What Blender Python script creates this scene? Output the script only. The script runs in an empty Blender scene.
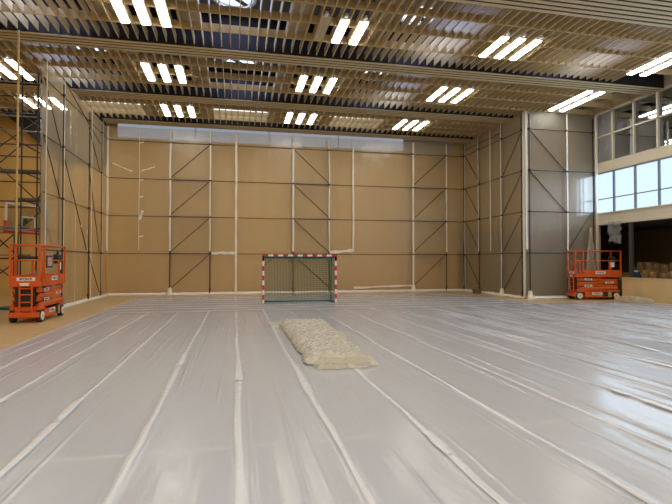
import bpy, math, random
from mathutils import Vector, Matrix, noise
random.seed(4)
S = bpy.context.scene
COL = S.collection
R = math.radians

# ------------------------------------------------------------------ materials
def nodes_of(name):
    m = bpy.data.materials.new(name); m.use_nodes = True
    nt = m.node_tree; nt.nodes.clear()
    out = nt.nodes.new('ShaderNodeOutputMaterial')
    return m, nt, out

def pbr(name, col, rough=.5, metal=0., noise_scale=None, noise_amt=.15, stretch=None, bump=0., bump_scale=20., spec=.5):
    m, nt, out = nodes_of(name)
    b = nt.nodes.new('ShaderNodeBsdfPrincipled')
    b.inputs['Base Color'].default_value = (*col, 1)
    b.inputs['Roughness'].default_value = rough
    b.inputs['Metallic'].default_value = metal
    b.inputs['Specular IOR Level'].default_value = spec
    nt.links.new(b.outputs[0], out.inputs[0])
    if noise_scale or bump:
        tc = nt.nodes.new('ShaderNodeTexCoord'); mp = nt.nodes.new('ShaderNodeMapping')
        mp.inputs['Scale'].default_value = stretch or (1, 1, 1)
        nt.links.new(tc.outputs['Object'], mp.inputs[0])
    if noise_scale:
        n = nt.nodes.new('ShaderNodeTexNoise'); n.inputs['Scale'].default_value = noise_scale; n.inputs['Detail'].default_value = 4
        nt.links.new(mp.outputs[0], n.inputs['Vector'])
        r = nt.nodes.new('ShaderNodeValToRGB')
        r.color_ramp.elements[0].color = (*[c * (1 - noise_amt) for c in col], 1); r.color_ramp.elements[0].position = .3
        r.color_ramp.elements[1].color = (*[min(1, c * (1 + noise_amt)) for c in col], 1); r.color_ramp.elements[1].position = .7
        nt.links.new(n.outputs[0], r.inputs[0]); nt.links.new(r.outputs[0], b.inputs['Base Color'])
    if bump:
        n2 = nt.nodes.new('ShaderNodeTexNoise'); n2.inputs['Scale'].default_value = bump_scale; n2.inputs['Detail'].default_value = 3
        nt.links.new(mp.outputs[0], n2.inputs['Vector'])
        bp = nt.nodes.new('ShaderNodeBump'); bp.inputs['Strength'].default_value = bump; bp.inputs['Distance'].default_value = .02
        nt.links.new(n2.outputs[0], bp.inputs['Height']); nt.links.new(bp.outputs[0], b.inputs['Normal'])
    return m

def emit(name, col, s):
    m, nt, out = nodes_of(name)
    e = nt.nodes.new('ShaderNodeEmission'); e.inputs[0].default_value = (*col, 1); e.inputs[1].default_value = s
    nt.links.new(e.outputs[0], out.inputs[0])
    return m

def film(name, white, clear, gloss, rough, tint=(.96, .95, .93), transl=.5, bump=.25, bscale=6., stretch=(1, 1, 1), blur=0.):
    """polythene: clear share + milky scatter + sheen"""
    m, nt, out = nodes_of(name)
    L = nt.links.new
    tr = nt.nodes.new('ShaderNodeBsdfTransparent'); tr.inputs[0].default_value = (*tint, 1)
    if blur:
        tr = nt.nodes.new('ShaderNodeBsdfRefraction'); tr.inputs['Color'].default_value = (*tint, 1); tr.inputs['Roughness'].default_value = blur; tr.inputs['IOR'].default_value = 1.08
    df = nt.nodes.new('ShaderNodeBsdfDiffuse'); df.inputs[0].default_value = (*white, 1)
    tl = nt.nodes.new('ShaderNodeBsdfTranslucent'); tl.inputs[0].default_value = (*white, 1)
    mk = nt.nodes.new('ShaderNodeMixShader'); mk.inputs[0].default_value = transl
    L(df.outputs[0], mk.inputs[1]); L(tl.outputs[0], mk.inputs[2])
    mx = nt.nodes.new('ShaderNodeMixShader'); mx.inputs[0].default_value = 1 - clear
    L(tr.outputs[0], mx.inputs[1]); L(mk.outputs[0], mx.inputs[2])
    gl = nt.nodes.new('ShaderNodeBsdfGlossy'); gl.inputs['Roughness'].default_value = rough; gl.inputs[0].default_value = (1, 1, 1, 1)
    m2 = nt.nodes.new('ShaderNodeMixShader')
    if gloss > 1:
        fr = nt.nodes.new('ShaderNodeFresnel'); fr.inputs[0].default_value = gloss; L(fr.outputs[0], m2.inputs[0])
    else:
        fr = None; m2.inputs[0].default_value = gloss
    L(mx.outputs[0], m2.inputs[1]); L(gl.outputs[0], m2.inputs[2])
    L(m2.outputs[0], out.inputs[0])
    tc = nt.nodes.new('ShaderNodeTexCoord'); mp = nt.nodes.new('ShaderNodeMapping'); mp.inputs['Scale'].default_value = stretch
    n = nt.nodes.new('ShaderNodeTexNoise'); n.inputs['Scale'].default_value = bscale; n.inputs['Detail'].default_value = 4
    L(tc.outputs['Object'], mp.inputs[0]); L(mp.outputs[0], n.inputs['Vector'])
    bp = nt.nodes.new('ShaderNodeBump'); bp.inputs['Strength'].default_value = bump; bp.inputs['Distance'].default_value = .05
    L(n.outputs[0], bp.inputs['Height'])
    for s in [q for q in (df, gl, fr) if q]: L(bp.outputs[0], s.inputs['Normal'])
    return m

M = {}
M['slat'] = pbr('slat_wood', (.56, .435, .24), .6, noise_scale=3, noise_amt=.12, stretch=(4, .5, 4))
M['beam'] = pbr('beam_wood', (.56, .45, .26), .6, noise_scale=2, noise_amt=.1, stretch=(.4, 5, 5))
M['infill'] = pbr('infill_board', (.62, .52, .35), .7)
M['deck'] = pbr('roof_deck', (.16, .15, .165), .8)
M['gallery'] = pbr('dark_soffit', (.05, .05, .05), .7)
M['web'] = pbr('black_truss_screen', (.012, .012, .013), .9)
M['panel'] = pbr('wall_board', (.70, .46, .155), .55, noise_scale=1.5, noise_amt=.06, stretch=(1, 1, .3))
M['panel_left'] = pbr('side_wall_board', (.66, .47, .20), .6)
M['bandwall'] = pbr('painted_band', (.62, .66, .72), .6)
M['floor'] = pbr('sports_floor', (.55, .39, .18), .35, noise_scale=3, noise_amt=.1, stretch=(.3, 3, 1))
M['gameline'] = pbr('line_paint', (1., .84, .42), .4)
M['film'] = film('wall_polythene', (.84, .70, .45), .62, .06, .33, bump=.14)
M['filmcorner'] = film('hazy_polythene', (.82, .69, .46), .58, .06, .36, bump=.14)
M['filmblur'] = film('blurry_polythene', (.76, .68, .53), .60, .05, .4, bump=.05, blur=.5)
M['filmgrey'] = film('grey_polythene', (.62, .62, .62), .42, 1.2, .4)
M['floorfilm'] = film('floor_polythene', (.80, .855, .965), .27, 1.42, .2, transl=.35, bump=.12, bscale=5, stretch=(1.6, .35, 1))
M['seamfilm'] = film('seam_polythene', (.80, .81, .84), .26, 1.38, .22, transl=0, bump=.2, bscale=8)
M['heap'] = film('crumpled_polythene', (.80, .745, .60), .10, 1.5, .2, transl=.3, bump=.9, bscale=16)
M['clearheap'] = film('clear_polythene', (.85, .78, .58), .45, .12, .2, transl=.4, bump=.9, bscale=16)
M['tape'] = pbr('white_tape', (.80, .755, .66), .5)
M['steel'] = pbr('dark_steel', (.045, .042, .04), .5, .4)
M['tubebrown'] = pbr('film_veiled_tube', (.085, .066, .045), .55)  # brown put into the colour to imitate the film's haze over the tubes
M['galv'] = pbr('galvanised_steel', (.26, .25, .23), .45, .6)
M['plank'] = pbr('scaffold_plank', (.15, .12, .08), .7, noise_scale=4)
M['orange'] = pbr('orange_paint', (.66, .105, .014), .42, noise_scale=6, noise_amt=.08)
M['orange_dark'] = pbr('orange_steel', (.55, .07, .01), .5)
M['black'] = pbr('black_rubber', (.02, .02, .02), .6)
M['hub'] = pbr('cream_hub', (.75, .72, .62), .5)
M['white'] = pbr('white_plate', (.8, .8, .78), .5)
M['ink'] = pbr('black_ink', (.02, .02, .02), .6)
m, nt, out = nodes_of('dashed_strip')
_tc = nt.nodes.new('ShaderNodeTexCoord'); _sx = nt.nodes.new('ShaderNodeSeparateXYZ'); nt.links.new(_tc.outputs['Object'], _sx.inputs[0])
_ml = nt.nodes.new('ShaderNodeMath'); _ml.operation = 'MULTIPLY'; _ml.inputs[1].default_value = 8; nt.links.new(_sx.outputs[0], _ml.inputs[0])
_fr = nt.nodes.new('ShaderNodeMath'); _fr.operation = 'FRACT'; nt.links.new(_ml.outputs[0], _fr.inputs[0])
_lt = nt.nodes.new('ShaderNodeMath'); _lt.operation = 'LESS_THAN'; _lt.inputs[1].default_value = .45; nt.links.new(_fr.outputs[0], _lt.inputs[0])
_mc = nt.nodes.new('ShaderNodeMix'); _mc.data_type = 'RGBA'; _mc.inputs[6].default_value = (.62, .08, .01, 1); _mc.inputs[7].default_value = (.85, .55, .08, 1)
nt.links.new(_lt.outputs[0], _mc.inputs[0]); _b = nt.nodes.new('ShaderNodeBsdfPrincipled'); nt.links.new(_mc.outputs[2], _b.inputs['Base Color']); nt.links.new(_b.outputs[0], out.inputs[0])
M['dots'] = m
M['paper'] = pbr('pinkish_print', (.55, .33, .30), .6, noise_scale=12, noise_amt=.5)
M['red'] = pbr('red_paint', (.62, .02, .025), .45)
M['postwhite'] = pbr('white_paint', (.80, .78, .72), .45)
M['net'] = pbr('green_net', (.02, .15, .10), .7)
M['greensteel'] = pbr('green_steel', (.02, .12, .12), .5)
M['redpad'] = pbr('red_padding', (.75, .06, .03), .5)
M['frame'] = pbr('cream_frame', (.72, .69, .60), .5)
M['mull'] = pbr('bluish_mullion', (.20, .23, .32), .5)
M['fascia'] = pbr('fascia_paint', (.70, .64, .50), .55)
M['barrier'] = pbr('barrier_board', (.66, .49, .24), .5, noise_scale=2, noise_amt=.05)
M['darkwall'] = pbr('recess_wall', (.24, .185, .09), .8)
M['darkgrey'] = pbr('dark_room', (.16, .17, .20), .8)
M['box'] = pbr('brown_card', (.24, .145, .06), .8, noise_scale=5, noise_amt=.15)
M['boxtape'] = pbr('card_tape', (.46, .33, .17), .5)
M['blue'] = pbr('blue_cloth', (.012, .03, .09), .7)
M['rope'] = pbr('tan_rope', (.52, .36, .15), .8)
M['lamp_house'] = pbr('lamp_housing', (.72, .72, .70), .5)
M['lamp'] = emit('lamp_diffuser', (1., .955, .86), 13.)
M['lamp_off'] = pbr('unlit_diffuser', (.50, .43, .27), .4)
M['sky_round'] = emit('daylight_dome', (.62, .80, 1.), 1.6)
M['band_glow'] = emit('wall_band_glow', (.78, .86, 1.), .30)
M['sky_strip'] = emit('daylight_strip', (.86, .92, 1.), 1.5)
m, nt, out = nodes_of('bright_window_pane')
_e = nt.nodes.new('ShaderNodeEmission'); _e.inputs[0].default_value = (.66, .84, 1., 1); _e.inputs[1].default_value = 1.0
_g = nt.nodes.new('ShaderNodeBsdfGlossy'); _g.inputs['Roughness'].default_value = .1
_m = nt.nodes.new('ShaderNodeMixShader'); _m.inputs[0].default_value = .05
nt.links.new(_e.outputs[0], _m.inputs[1]); nt.links.new(_g.outputs[0], _m.inputs[2]); nt.links.new(_m.outputs[0], out.inputs[0])
M['daypane'] = m
m, nt, out = nodes_of('dark_glass')
_t = nt.nodes.new('ShaderNodeBsdfTransparent'); _t.inputs[0].default_value = (.7, .74, .8, 1)
_g = nt.nodes.new('ShaderNodeBsdfGlossy'); _g.inputs['Roughness'].default_value = .02; _g.inputs[0].default_value = (.85, .92, 1, 1)
_m = nt.nodes.new('ShaderNodeMixShader'); _m.inputs[0].default_value = .42
nt.links.new(_t.outputs[0], _m.inputs[1]); nt.links.new(_g.outputs[0], _m.inputs[2]); nt.links.new(_m.outputs[0], out.inputs[0])
M['glass'] = m
m, nt, out = nodes_of('clear_board')
_t = nt.nodes.new('ShaderNodeBsdfTransparent'); _t.inputs[0].default_value = (.8, .8, .8, 1)
_g = nt.nodes.new('ShaderNodeBsdfGlossy'); _g.inputs['Roughness'].default_value = .1
_m = nt.nodes.new('ShaderNodeMixShader'); _m.inputs[0].default_value = .08
nt.links.new(_t.outputs[0], _m.inputs[1]); nt.links.new(_g.outputs[0], _m.inputs[2]); nt.links.new(_m.outputs[0], out.inputs[0])
M['clear'] = m

# ------------------------------------------------------------------ mesh helpers
class MB:
    def __init__(s): s.v = []; s.f = []; s.sm = []
    def add(s, vs, fs, smooth=False):
        b = len(s.v); s.v += [tuple(v) for v in vs]
        for f in fs: s.f.append([b + i for i in f]); s.sm.append(smooth)
        return s
    def box(s, x0, y0, z0, x1, y1, z1, c=0.):
        if c > 0:                                   # chamfered along all edges
            xs = (x0, x1); ys = (y0, y1); zs = (z0, z1); vs = []
            idx = {}
            for i in (0, 1):
                for j in (0, 1):
                    for k in (0, 1):
                        dx = c if i == 0 else -c; dy = c if j == 0 else -c; dz = c if k == 0 else -c
                        for a, p in (('x', (xs[i], ys[j] + dy, zs[k] + dz)), ('y', (xs[i] + dx, ys[j], zs[k] + dz)), ('z', (xs[i] + dx, ys[j] + dy, zs[k]))):
                            idx[(i, j, k, a)] = len(vs); vs.append(p)
            fs = []
            g = lambda i, j, k, a: idx[(i, j, k, a)]
            for i in (0, 1): fs.append([g(i, 0, 0, 'x'), g(i, 1, 0, 'x'), g(i, 1, 1, 'x'), g(i, 0, 1, 'x')])
            for j in (0, 1): fs.append([g(0, j, 0, 'y'), g(1, j, 0, 'y'), g(1, j, 1, 'y'), g(0, j, 1, 'y')])
            for k in (0, 1): fs.append([g(0, 0, k, 'z'), g(1, 0, k, 'z'), g(1, 1, k, 'z'), g(0, 1, k, 'z')])
            for i in (0, 1):
                for j in (0, 1): fs.append([g(i, j, 0, 'x'), g(i, j, 1, 'x'), g(i, j, 1, 'y'), g(i, j, 0, 'y')])
            for i in (0, 1):
                for k in (0, 1): fs.append([g(i, 0, k, 'x'), g(i, 1, k, 'x'), g(i, 1, k, 'z'), g(i, 0, k, 'z')])
            for j in (0, 1):
                for k in (0, 1): fs.append([g(0, j, k, 'y'), g(1, j, k, 'y'), g(1, j, k, 'z'), g(0, j, k, 'z')])
            for i in (0, 1):
                for j in (0, 1):
                    for k in (0, 1): fs.append([g(i, j, k, 'x'), g(i, j, k, 'y'), g(i, j, k, 'z')])
            return s.add(vs, fs)
        vs = [(x, y, z) for x in (x0, x1) for y in (y0, y1) for z in (z0, z1)]
        return s.add(vs, [(0, 1, 3, 2), (4, 6, 7, 5), (0, 4, 5, 1), (2, 3, 7, 6), (0, 2, 6, 4), (1, 5, 7, 3)])
    def beam(s, p, q, w, h):
        """square bar from p to q"""
        p = Vector(p); q = Vector(q); d = (q - p).normalized()
        up = Vector((0, 0, 1)) if abs(d.z) < .95 else Vector((0, 1, 0))
        a = d.cross(up).normalized() * w / 2; b = a.cross(d).normalized() * h / 2
        vs = [c + sa * a + sb * b for c in (p, q) for sa, sb in ((-1, -1), (1, -1), (1, 1), (-1, 1))]
        return s.add(vs, [(0, 1, 2, 3), (7, 6, 5, 4), (0, 4, 5, 1), (1, 5, 6, 2), (2, 6, 7, 3), (3, 7, 4, 0)])
    def tube(s, pts, r, n=8, caps=True):
        pts = [Vector(p) for p in pts]; b = len(s.v); prev = None
        for i, p in enumerate(pts):
            d = (pts[min(i + 1, len(pts) - 1)] - pts[max(i - 1, 0)]).normalized()
            if prev is None:
                a = d.cross(Vector((0, 0, 1)) if abs(d.z) < .9 else Vector((0, 1, 0))).normalized()
            else:
                a = (prev - d * prev.dot(d)).normalized()
            prev = a; c = d.cross(a)
            rr = r[i] if isinstance(r, (list, tuple)) else r
            for k in range(n):
                t = 2 * math.pi * k / n
                s.v.append(tuple(p + a * math.cos(t) * rr + c * math.sin(t) * rr))
        for i in range(len(pts) - 1):
            for k in range(n):
                s.f.append([b + i * n + k, b + i * n + (k + 1) % n, b + (i + 1) * n + (k + 1) % n, b + (i + 1) * n + k]); s.sm.append(True)
        if caps:
            s.f.append([b + k for k in range(n)][::-1]); s.sm.append(False)
            s.f.append([b + (len(pts) - 1) * n + k for k in range(n)]); s.sm.append(False)
        return s
    def disc(s, c, ax, r0, r1, n=20):
        """short solid drum between c and c+ax"""
        return s.tube([c, Vector(c) + Vector(ax)], [r0, r1], n)
    def grid(s, nx, ny, fn, smooth=True):
        vs = [fn(i / nx, j / ny) for j in range(ny + 1) for i in range(nx + 1)]
        w = nx + 1
        return s.add(vs, [(j * w + i, j * w + i + 1, (j + 1) * w + i + 1, (j + 1) * w + i) for j in range(ny) for i in range(nx)], smooth)
    def build(s, name, mat, parent=None, local=False):
        me = bpy.data.meshes.new(name)
        off = Vector((0, 0, 0))
        if parent is not None and not local:
            q = parent
            while q is not None: off += q.location; q = q.parent
        me.from_pydata([tuple(Vector(v) - off) for v in s.v], [], s.f)
        for p, k in zip(me.polygons, s.sm): p.use_smooth = k
        mats = mat if isinstance(mat, (list, tuple)) else [mat]
        for x in mats: me.materials.append(x)
        o = bpy.data.objects.new(name, me); COL.objects.link(o)
        if parent is not None: o.parent = parent
        return o

def tag(o, label=None, cat=None, group=None, kind=None):
    if label: o['label'] = label
    if cat: o['category'] = cat
    if group: o['group'] = group
    if kind: o['kind'] = kind
    return o
def empty(name, loc, label, cat, group=None):
    o = bpy.data.objects.new(name, None); COL.objects.link(o); o.location = loc; o.empty_display_size = .2
    return tag(o, label, cat, group)
def struct(name, mb, mat, parent=None):
    o = mb.build(name, mat, parent)
    if parent is None: o['kind'] = 'structure'
    return o
def MBb(*a, **k): return MB().box(*a, **k)
ORD = ['first', 'second', 'third', 'fourth', 'fifth', 'sixth', 'seventh', 'eighth', 'ninth', 'tenth', 'eleventh', 'twelfth',
       'thirteenth', 'fourteenth', 'fifteenth', 'sixteenth', 'seventeenth', 'eighteenth', 'nineteenth', 'twentieth', 'twenty-first', 'twenty-second', 'twenty-third']
N = lambda *p: noise.noise(Vector(p))

# ------------------------------------------------------------------ dimensions
XL, XB, XR = -6.53, 13.68, 17.65        # left film wall, film box flank, window wall
YB, YC, YW = 27.11, 20.7, 28.1          # rear film, film box front, real rear wall
ZT = 8.95
BEAMS = [12.4, 17.6, 22.75, 27.0]       # far edges
BW = .86
ZB = 9.03
LX = [-8.65, -2.7, 3.25, 9.2, 15.15]    # lamp trios

# ------------------------------------------------------------------ shell
struct('floor', MBb(-12.2, -4, -.2, 24, 29, 0), M['floor'])
struct('ceiling', MBb(-12.2, -4, 10.5, 24, 29, 10.7), M['deck'])
struct('wall_back', MBb(-12.2, YW, 0, 24, YW + .2, 10.5), M['panel'])
struct('wall_left', MBb(-12.4, -4, 0, -12.2, 29, 10.5), M['panel_left'])
struct('wall_front', MBb(-12.2, -4.2, 0, 24, -4, 10.5), M['panel_left'])
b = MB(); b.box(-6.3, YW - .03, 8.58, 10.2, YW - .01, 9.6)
w3 = struct('glow_band', b, M['band_glow'])  # glowing strip added to brighten the top band of the rear wall
b = MB()
for k in range(5): b.box(-6.33 + k * 4.12, YW - .07, 8.54, -6.29 + k * 4.12, YW - .002, 9.6)
b.box(-6.33, YW - .07, 8.52, 10.2, YW - .002, 8.58); b.build('window_frame', M['frame'], w3)  # frame made up to go with the added glowing strip
b = MB(); b.box(10.23, YW - .03, 8.52, 13.5, YW - .003, 9.6)
struct('trim_1', b, M['bandwall'])
# right side wall: recess under the gallery, fascia, windows
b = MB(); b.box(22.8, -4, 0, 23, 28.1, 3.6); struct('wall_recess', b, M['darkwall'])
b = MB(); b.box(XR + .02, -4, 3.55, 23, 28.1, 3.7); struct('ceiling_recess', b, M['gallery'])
b = MB(); b.box(XR - .02, -4, 3.58, XR + .25, 28.1, 4.14); b.box(XR - .07, -4, 4.12, XR + .05, 28.1, 4.17); struct('trim_2', b, M['fascia'])
b = MB(); b.box(XR - .02, -4, 6.16, XR + .25, 28.1, 6.6); struct('trim_3', b, M['fascia'])
b = MB(); b.box(XR - .02, -4, 9.1, XR + .25, 28.1, 10.5); struct('wall_right', b, M['slat'])
b = MB(); b.box(XR + .02, 20.72, 0, XR + .2, 28.1, 3.58); b.box(XR + .02, 22.4, 4.14, XR + .2, 28.1, 6.16); b.box(XR + .02, 22.4, 6.6, XR + .2, 28.1, 9.1); struct('wall_side_rear', b, M['panel'])
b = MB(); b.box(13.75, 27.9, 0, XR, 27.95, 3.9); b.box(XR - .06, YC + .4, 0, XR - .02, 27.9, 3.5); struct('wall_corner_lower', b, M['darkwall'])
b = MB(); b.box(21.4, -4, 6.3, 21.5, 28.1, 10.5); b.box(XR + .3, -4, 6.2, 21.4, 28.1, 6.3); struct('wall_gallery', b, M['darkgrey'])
WY = [17.15 + 1.25 * k for k in range(-17, 5)]
# lower window row
w = MB().add([(XR + .12, -4, 4.14), (XR + .12, 22.4, 4.14), (XR + .12, 22.4, 6.16), (XR + .12, -4, 6.16)], [(0, 1, 2, 3)])
w1 = struct('window_1', w, M['daypane'])
b = MB()
for y in WY: b.box(XR + .0, y - .03, 4.14, XR + .1, y + .03, 6.16)
b.box(XR + .02, -4, 4.83, XR + .09, 22.4, 4.87)
b.box(XR + .0, -4, 6.1, XR + .1, 22.4, 6.16)
b.build('window_frame', M['mull'], w1)
w = MB().add([(XR + .1, -4, 6.6), (XR + .1, 22.4, 6.6), (XR + .1, 22.4, 9.1), (XR + .1, -4, 9.1)], [(0, 1, 2, 3)])
w2 = struct('window_2', w, M['glass'])
b = MB()
for y in WY: b.box(XR - .03, y - .04, 6.6, XR + .09, y + .04, 9.1)
b.box(XR - .03, -4, 7.9, XR + .09, 22.4, 7.97); b.box(XR - .03, -4, 9.03, XR + .09, 22.4, 9.12)
b.box(XR - .03, -4, 6.6, XR + .09, 22.4, 6.65)
b.build('window_frame', M['frame'], w2)
# cream corner post where the film box meets the window wall
b = MB(); b.box(XR - .12, YC - .12, 0, XR - .02, YC - .02, 9.1); struct('trim_4', b, M['frame'])
b = MB(); b.box(17.6, 18.55, 1.0, 17.72, 18.7, 3.58); struct('trim_5', b, M['gallery'])
# dark sloping soffit in the far left corner, above the tan wall
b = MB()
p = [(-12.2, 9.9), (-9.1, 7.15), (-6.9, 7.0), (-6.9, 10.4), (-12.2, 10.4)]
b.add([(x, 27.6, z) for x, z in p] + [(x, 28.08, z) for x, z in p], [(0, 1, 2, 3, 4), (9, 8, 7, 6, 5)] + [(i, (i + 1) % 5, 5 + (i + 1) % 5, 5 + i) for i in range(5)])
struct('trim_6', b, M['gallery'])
# game lines painted on the floor
for nm, a in (('floor_marking', (-3.2, 4.72, 9.0, 4.79)), ('floor_marking', (.36, 2.0, .43, 4.7)), ('floor_marking', (.36, 8.2, .43, 15.6)), ('floor_marking', (-9, 10.55, 6., 10.6))):
    b = MBb(a[0], a[1], 0, a[2], a[3], .003); struct(nm, b, M['gameline'])

# ------------------------------------------------------------------ ceiling beams
BN = ['nearest wide ceiling beam of pale wood, entering at the top right corner',
      'wide ceiling beam of pale wood crossing the whole picture, above the first full row of lights',
      'wide ceiling beam whose left end stops at the plastic of the left wall',
      'farthest ceiling beam, running directly along the top of the rear plastic sheets']
for i, y in enumerate(BEAMS):
    bw = 1.5 if i == 0 else BW
    x0 = -6.6 if i >= 2 else -12.2
    x0 = -12.2 if i == 2 else x0
    x1 = XR - .05
    t = empty('ceiling_beam', ((x0 + x1) / 2, y - bw / 2, ZB), BN[i], 'beam', 'wooden ceiling beams')
    b = MB(); b.box(x0, y - bw + .03, ZB + .014, x1, y - .08, ZB + .62); b.build('core', M['web'], t)
    MBb(x0, y - bw + .14, ZB + .62, x1, y - .14, 10.5).build('web', M['web'], t)
    n = 7 if i == 0 else 4; st = bw / n
    for k in range(n):
        b = MB(); ya = y - bw + k * st
        b.box(x0, ya + .0, ZB, x1, ya + st - .08, ZB + .014); b.build('batten', M['beam'], t)

# ------------------------------------------------------------------ egg-crate grille between the beams
bays = [(12.45, 16.7, 'grille of crossing wooden slats between the two beams nearest the camera', [.9, 2.0, 3.15]),
        (17.65, 21.85, 'grille of crossing wooden slats in the middle bay of the ceiling', [.85, 1.95, 3.1]),
        (22.8, 26.1, 'grille of crossing wooden slats in the farthest bay, before the rear plastic wall', [.75, 1.7, 2.55])]
SP = 5.95 / 20
slat_me = {}
for bi, (y0, y1, lab, cb) in enumerate(bays):
    t = empty('ceiling_grille', (3, y0, 9.1), lab, 'ceiling grille', 'ceiling grilles')
    first = None
    for k in range(-40, 60):
        x = LX[1] + (k + .5) * SP
        if x < -12.1 or x > XR - .15: continue
        if first is None:
            first = MB().box(-.014, 0, 0, .014, y1 - y0, .27).build('slat', M['slat'], t, local=True); o = first
        else:
            o = first.copy(); COL.objects.link(o); o.parent = t
        o.location = (x - 3, 0, 0)
    for c in cb:
        MBb(-12.1, y0 + c, 9.1, XR - .1, y0 + c + .03, 9.35).build('cross_slat', M['slat'], t)
    # pale infill boards beside the lamps, above the slats
    for lx in LX:
        for xa, xb in ((lx - 1.64, lx - .9), (lx + .9, lx + 1.64)):
            b = MBb(max(xa, -12.1), y0 + .25, 9.46, min(xb, XR - .1), y1 - .55, 9.49)
            b.build('infill_board', M['infill'], t)

# ------------------------------------------------------------------ strip lights
bay_y = [(14.0, 15.6), (18.65, 20.4), (23.45, 25.2)]
rown = ['nearest row', 'middle row', 'farthest row']
trion = ['far left trio', 'trio left of the goal', 'trio above the goal', 'trio right of the goal', 'pair by the right wall']
sn = ['left', 'middle', 'right']
PROTO = {}
for bi, (ya, yb) in enumerate(bay_y):
    for ti, lx in enumerate(LX):
        if bi == 0 and ti == 0: continue
        if bi == 2 and ti == 4: continue
        ks = (0, 1) if ti == 4 else (0, 1, 2)
        for k in ks:
            y_0, y_1 = ya, yb
            if ti == 4: y_0, y_1 = ((13.9, 15.9), (17.75, 20.5), (23.4, 25.0))[bi]
            if ti == 0 and bi == 1: y_0, y_1 = 19.3, 21.3
            x = lx + (k - 1) * .6 + ((.5 if bi == 0 else .35) if ti == 4 else 0)
            side = ('left', 'right')[k] if ti == 4 else sn[k]
            off = bi == 0 and ti == 2 and k == 0
            lab = ('unlit beige strip light, left in the ' if off else 'lit strip light, %s in the ' % side) + trion[ti] + ', ' + rown[bi] + ' of lamps'
            t = empty('strip_light', (x, (y_0 + y_1) / 2, 9.1), lab, 'ceiling light', 'ceiling strip lights')
            h = .13
            MBb(x - h, y_0, 9.1, x + h, y_1, 9.22, c=.01).build('housing', M['lamp_house'], t)
            for yy in (y_0 + .3, y_1 - .3): MB().tube([(x, yy, 9.2), (x, yy, 10.5)], .008, 6).build('hanger', M['galv'], t)
            for s in (-1, 1):
                xc = x + s * .063
                MBb(xc - .058, y_0 + .04, 9.07, xc + .058, y_1 - .04, 9.1).build('diffuser', M['lamp_off' if off else 'lamp'], t)
            MBb(x - .05, y_0 - .16, 9.12, x + .05, y_0, 9.2).build('end_box', M['lamp_house'], t)

# lamps of the rows behind the camera side of the picture (the hall goes on): plain lights
for yy in (9.0, 3.8, -1.3):
    for lx in LX:
        ld = bpy.data.lights.new('hall_lamp', 'AREA'); ld.shape = 'RECTANGLE'; ld.size = 1.5; ld.size_y = 1.6
        ld.energy = 105; ld.color = (1., .955, .86)
        o = bpy.data.objects.new('hall_lamp', ld); COL.objects.link(o); o.location = (lx, yy, 9.1)

# ------------------------------------------------------------------ skylights in the roof deck
def round_skylight(x, y, lab):
    t = empty('round_skylight', (x, y, 10.3), lab, 'skylight', 'round skylights')
    ld = bpy.data.lights.new('skylight_daylight', 'AREA'); ld.shape = 'DISK'; ld.size = 1.15; ld.energy = 55; ld.color = (.50, .60, 1.)
    lo = bpy.data.objects.new('skylight_daylight', ld); COL.objects.link(lo); lo.location = (x, y, 10.3)
    MB().disc((x, y, 10.36), (0, 0, .1), .6, .6, 32).build('dome', M['sky_round'], t)
    b = MB(); n = 32
    vs = []
    for r, z in ((.60, 10.5), (.60, 10.27), (.72, 10.27), (.72, 10.5)):
        vs += [(x + r * math.cos(2 * math.pi * k / n), y + r * math.sin(2 * math.pi * k / n), z) for k in range(n)]
    b.add(vs, [(q * n + k, q * n + (k + 1) % n, (q + 1) * n + (k + 1) % n, (q + 1) * n + k) for q in range(3) for k in range(n)], True)
    b.build('kerb', M['lamp_house'], t)
    MB().beam((x - .42, y - .42, 10.33), (x + .38, y + .45, 10.33), .16, .04).build('opener_bar', M['gallery'], t)
round_skylight(-.05, 15.7, 'round bright blue-white skylight above the near grille, top centre-left of the ceiling')
round_skylight(6.2, 15.5, 'round skylight glinting between slats right of the near central lights')
round_skylight(12.2, 15.5, 'round skylight hidden behind slats near the upper right lamp pair')
round_skylight(.2, 20.9, 'round skylight over the middle bay above the handball goal')
round_skylight(6.2, 20.9, 'round skylight over the middle bay right of the central lamp trio')
round_skylight(-5.7, 15.6, 'round skylight hidden behind slats at the upper left, left of the near lamp trio')
round_skylight(-5.7, 20.9, 'round skylight over the middle bay beside the left plastic wall')
for x, lab in ((.28, 'long bright roof window behind the farthest slats above the goal'), (6.2, 'long bright roof window seen in dots through slats right of the goal'), (-5.7, 'long bright roof window seen in dots through slats over the left wall')):
    t = empty('roof_window', (x, 24.7, 9.7), lab, 'skylight', 'long roof windows')
    MBb(x - 1.9, 23.6, 9.58, x + 1.9, 26.0, 9.61).build('pane', M['sky_strip'], t)
    b = MB(); b.box(x - 1.96, 23.5, 9.54, x - 1.9, 26.1, 10.5); b.box(x + 1.9, 23.5, 9.54, x + 1.96, 26.1, 10.5)
    b.box(x - 1.96, 23.5, 9.54, x + 1.96, 23.6, 10.5); b.box(x - 1.96, 26.0, 9.54, x + 1.96, 26.1, 10.5); b.box(x + .7, 23.5, 9.53, x + .8, 26.1, 9.7)
    b.build('frame', M['gallery'], t)

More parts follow.
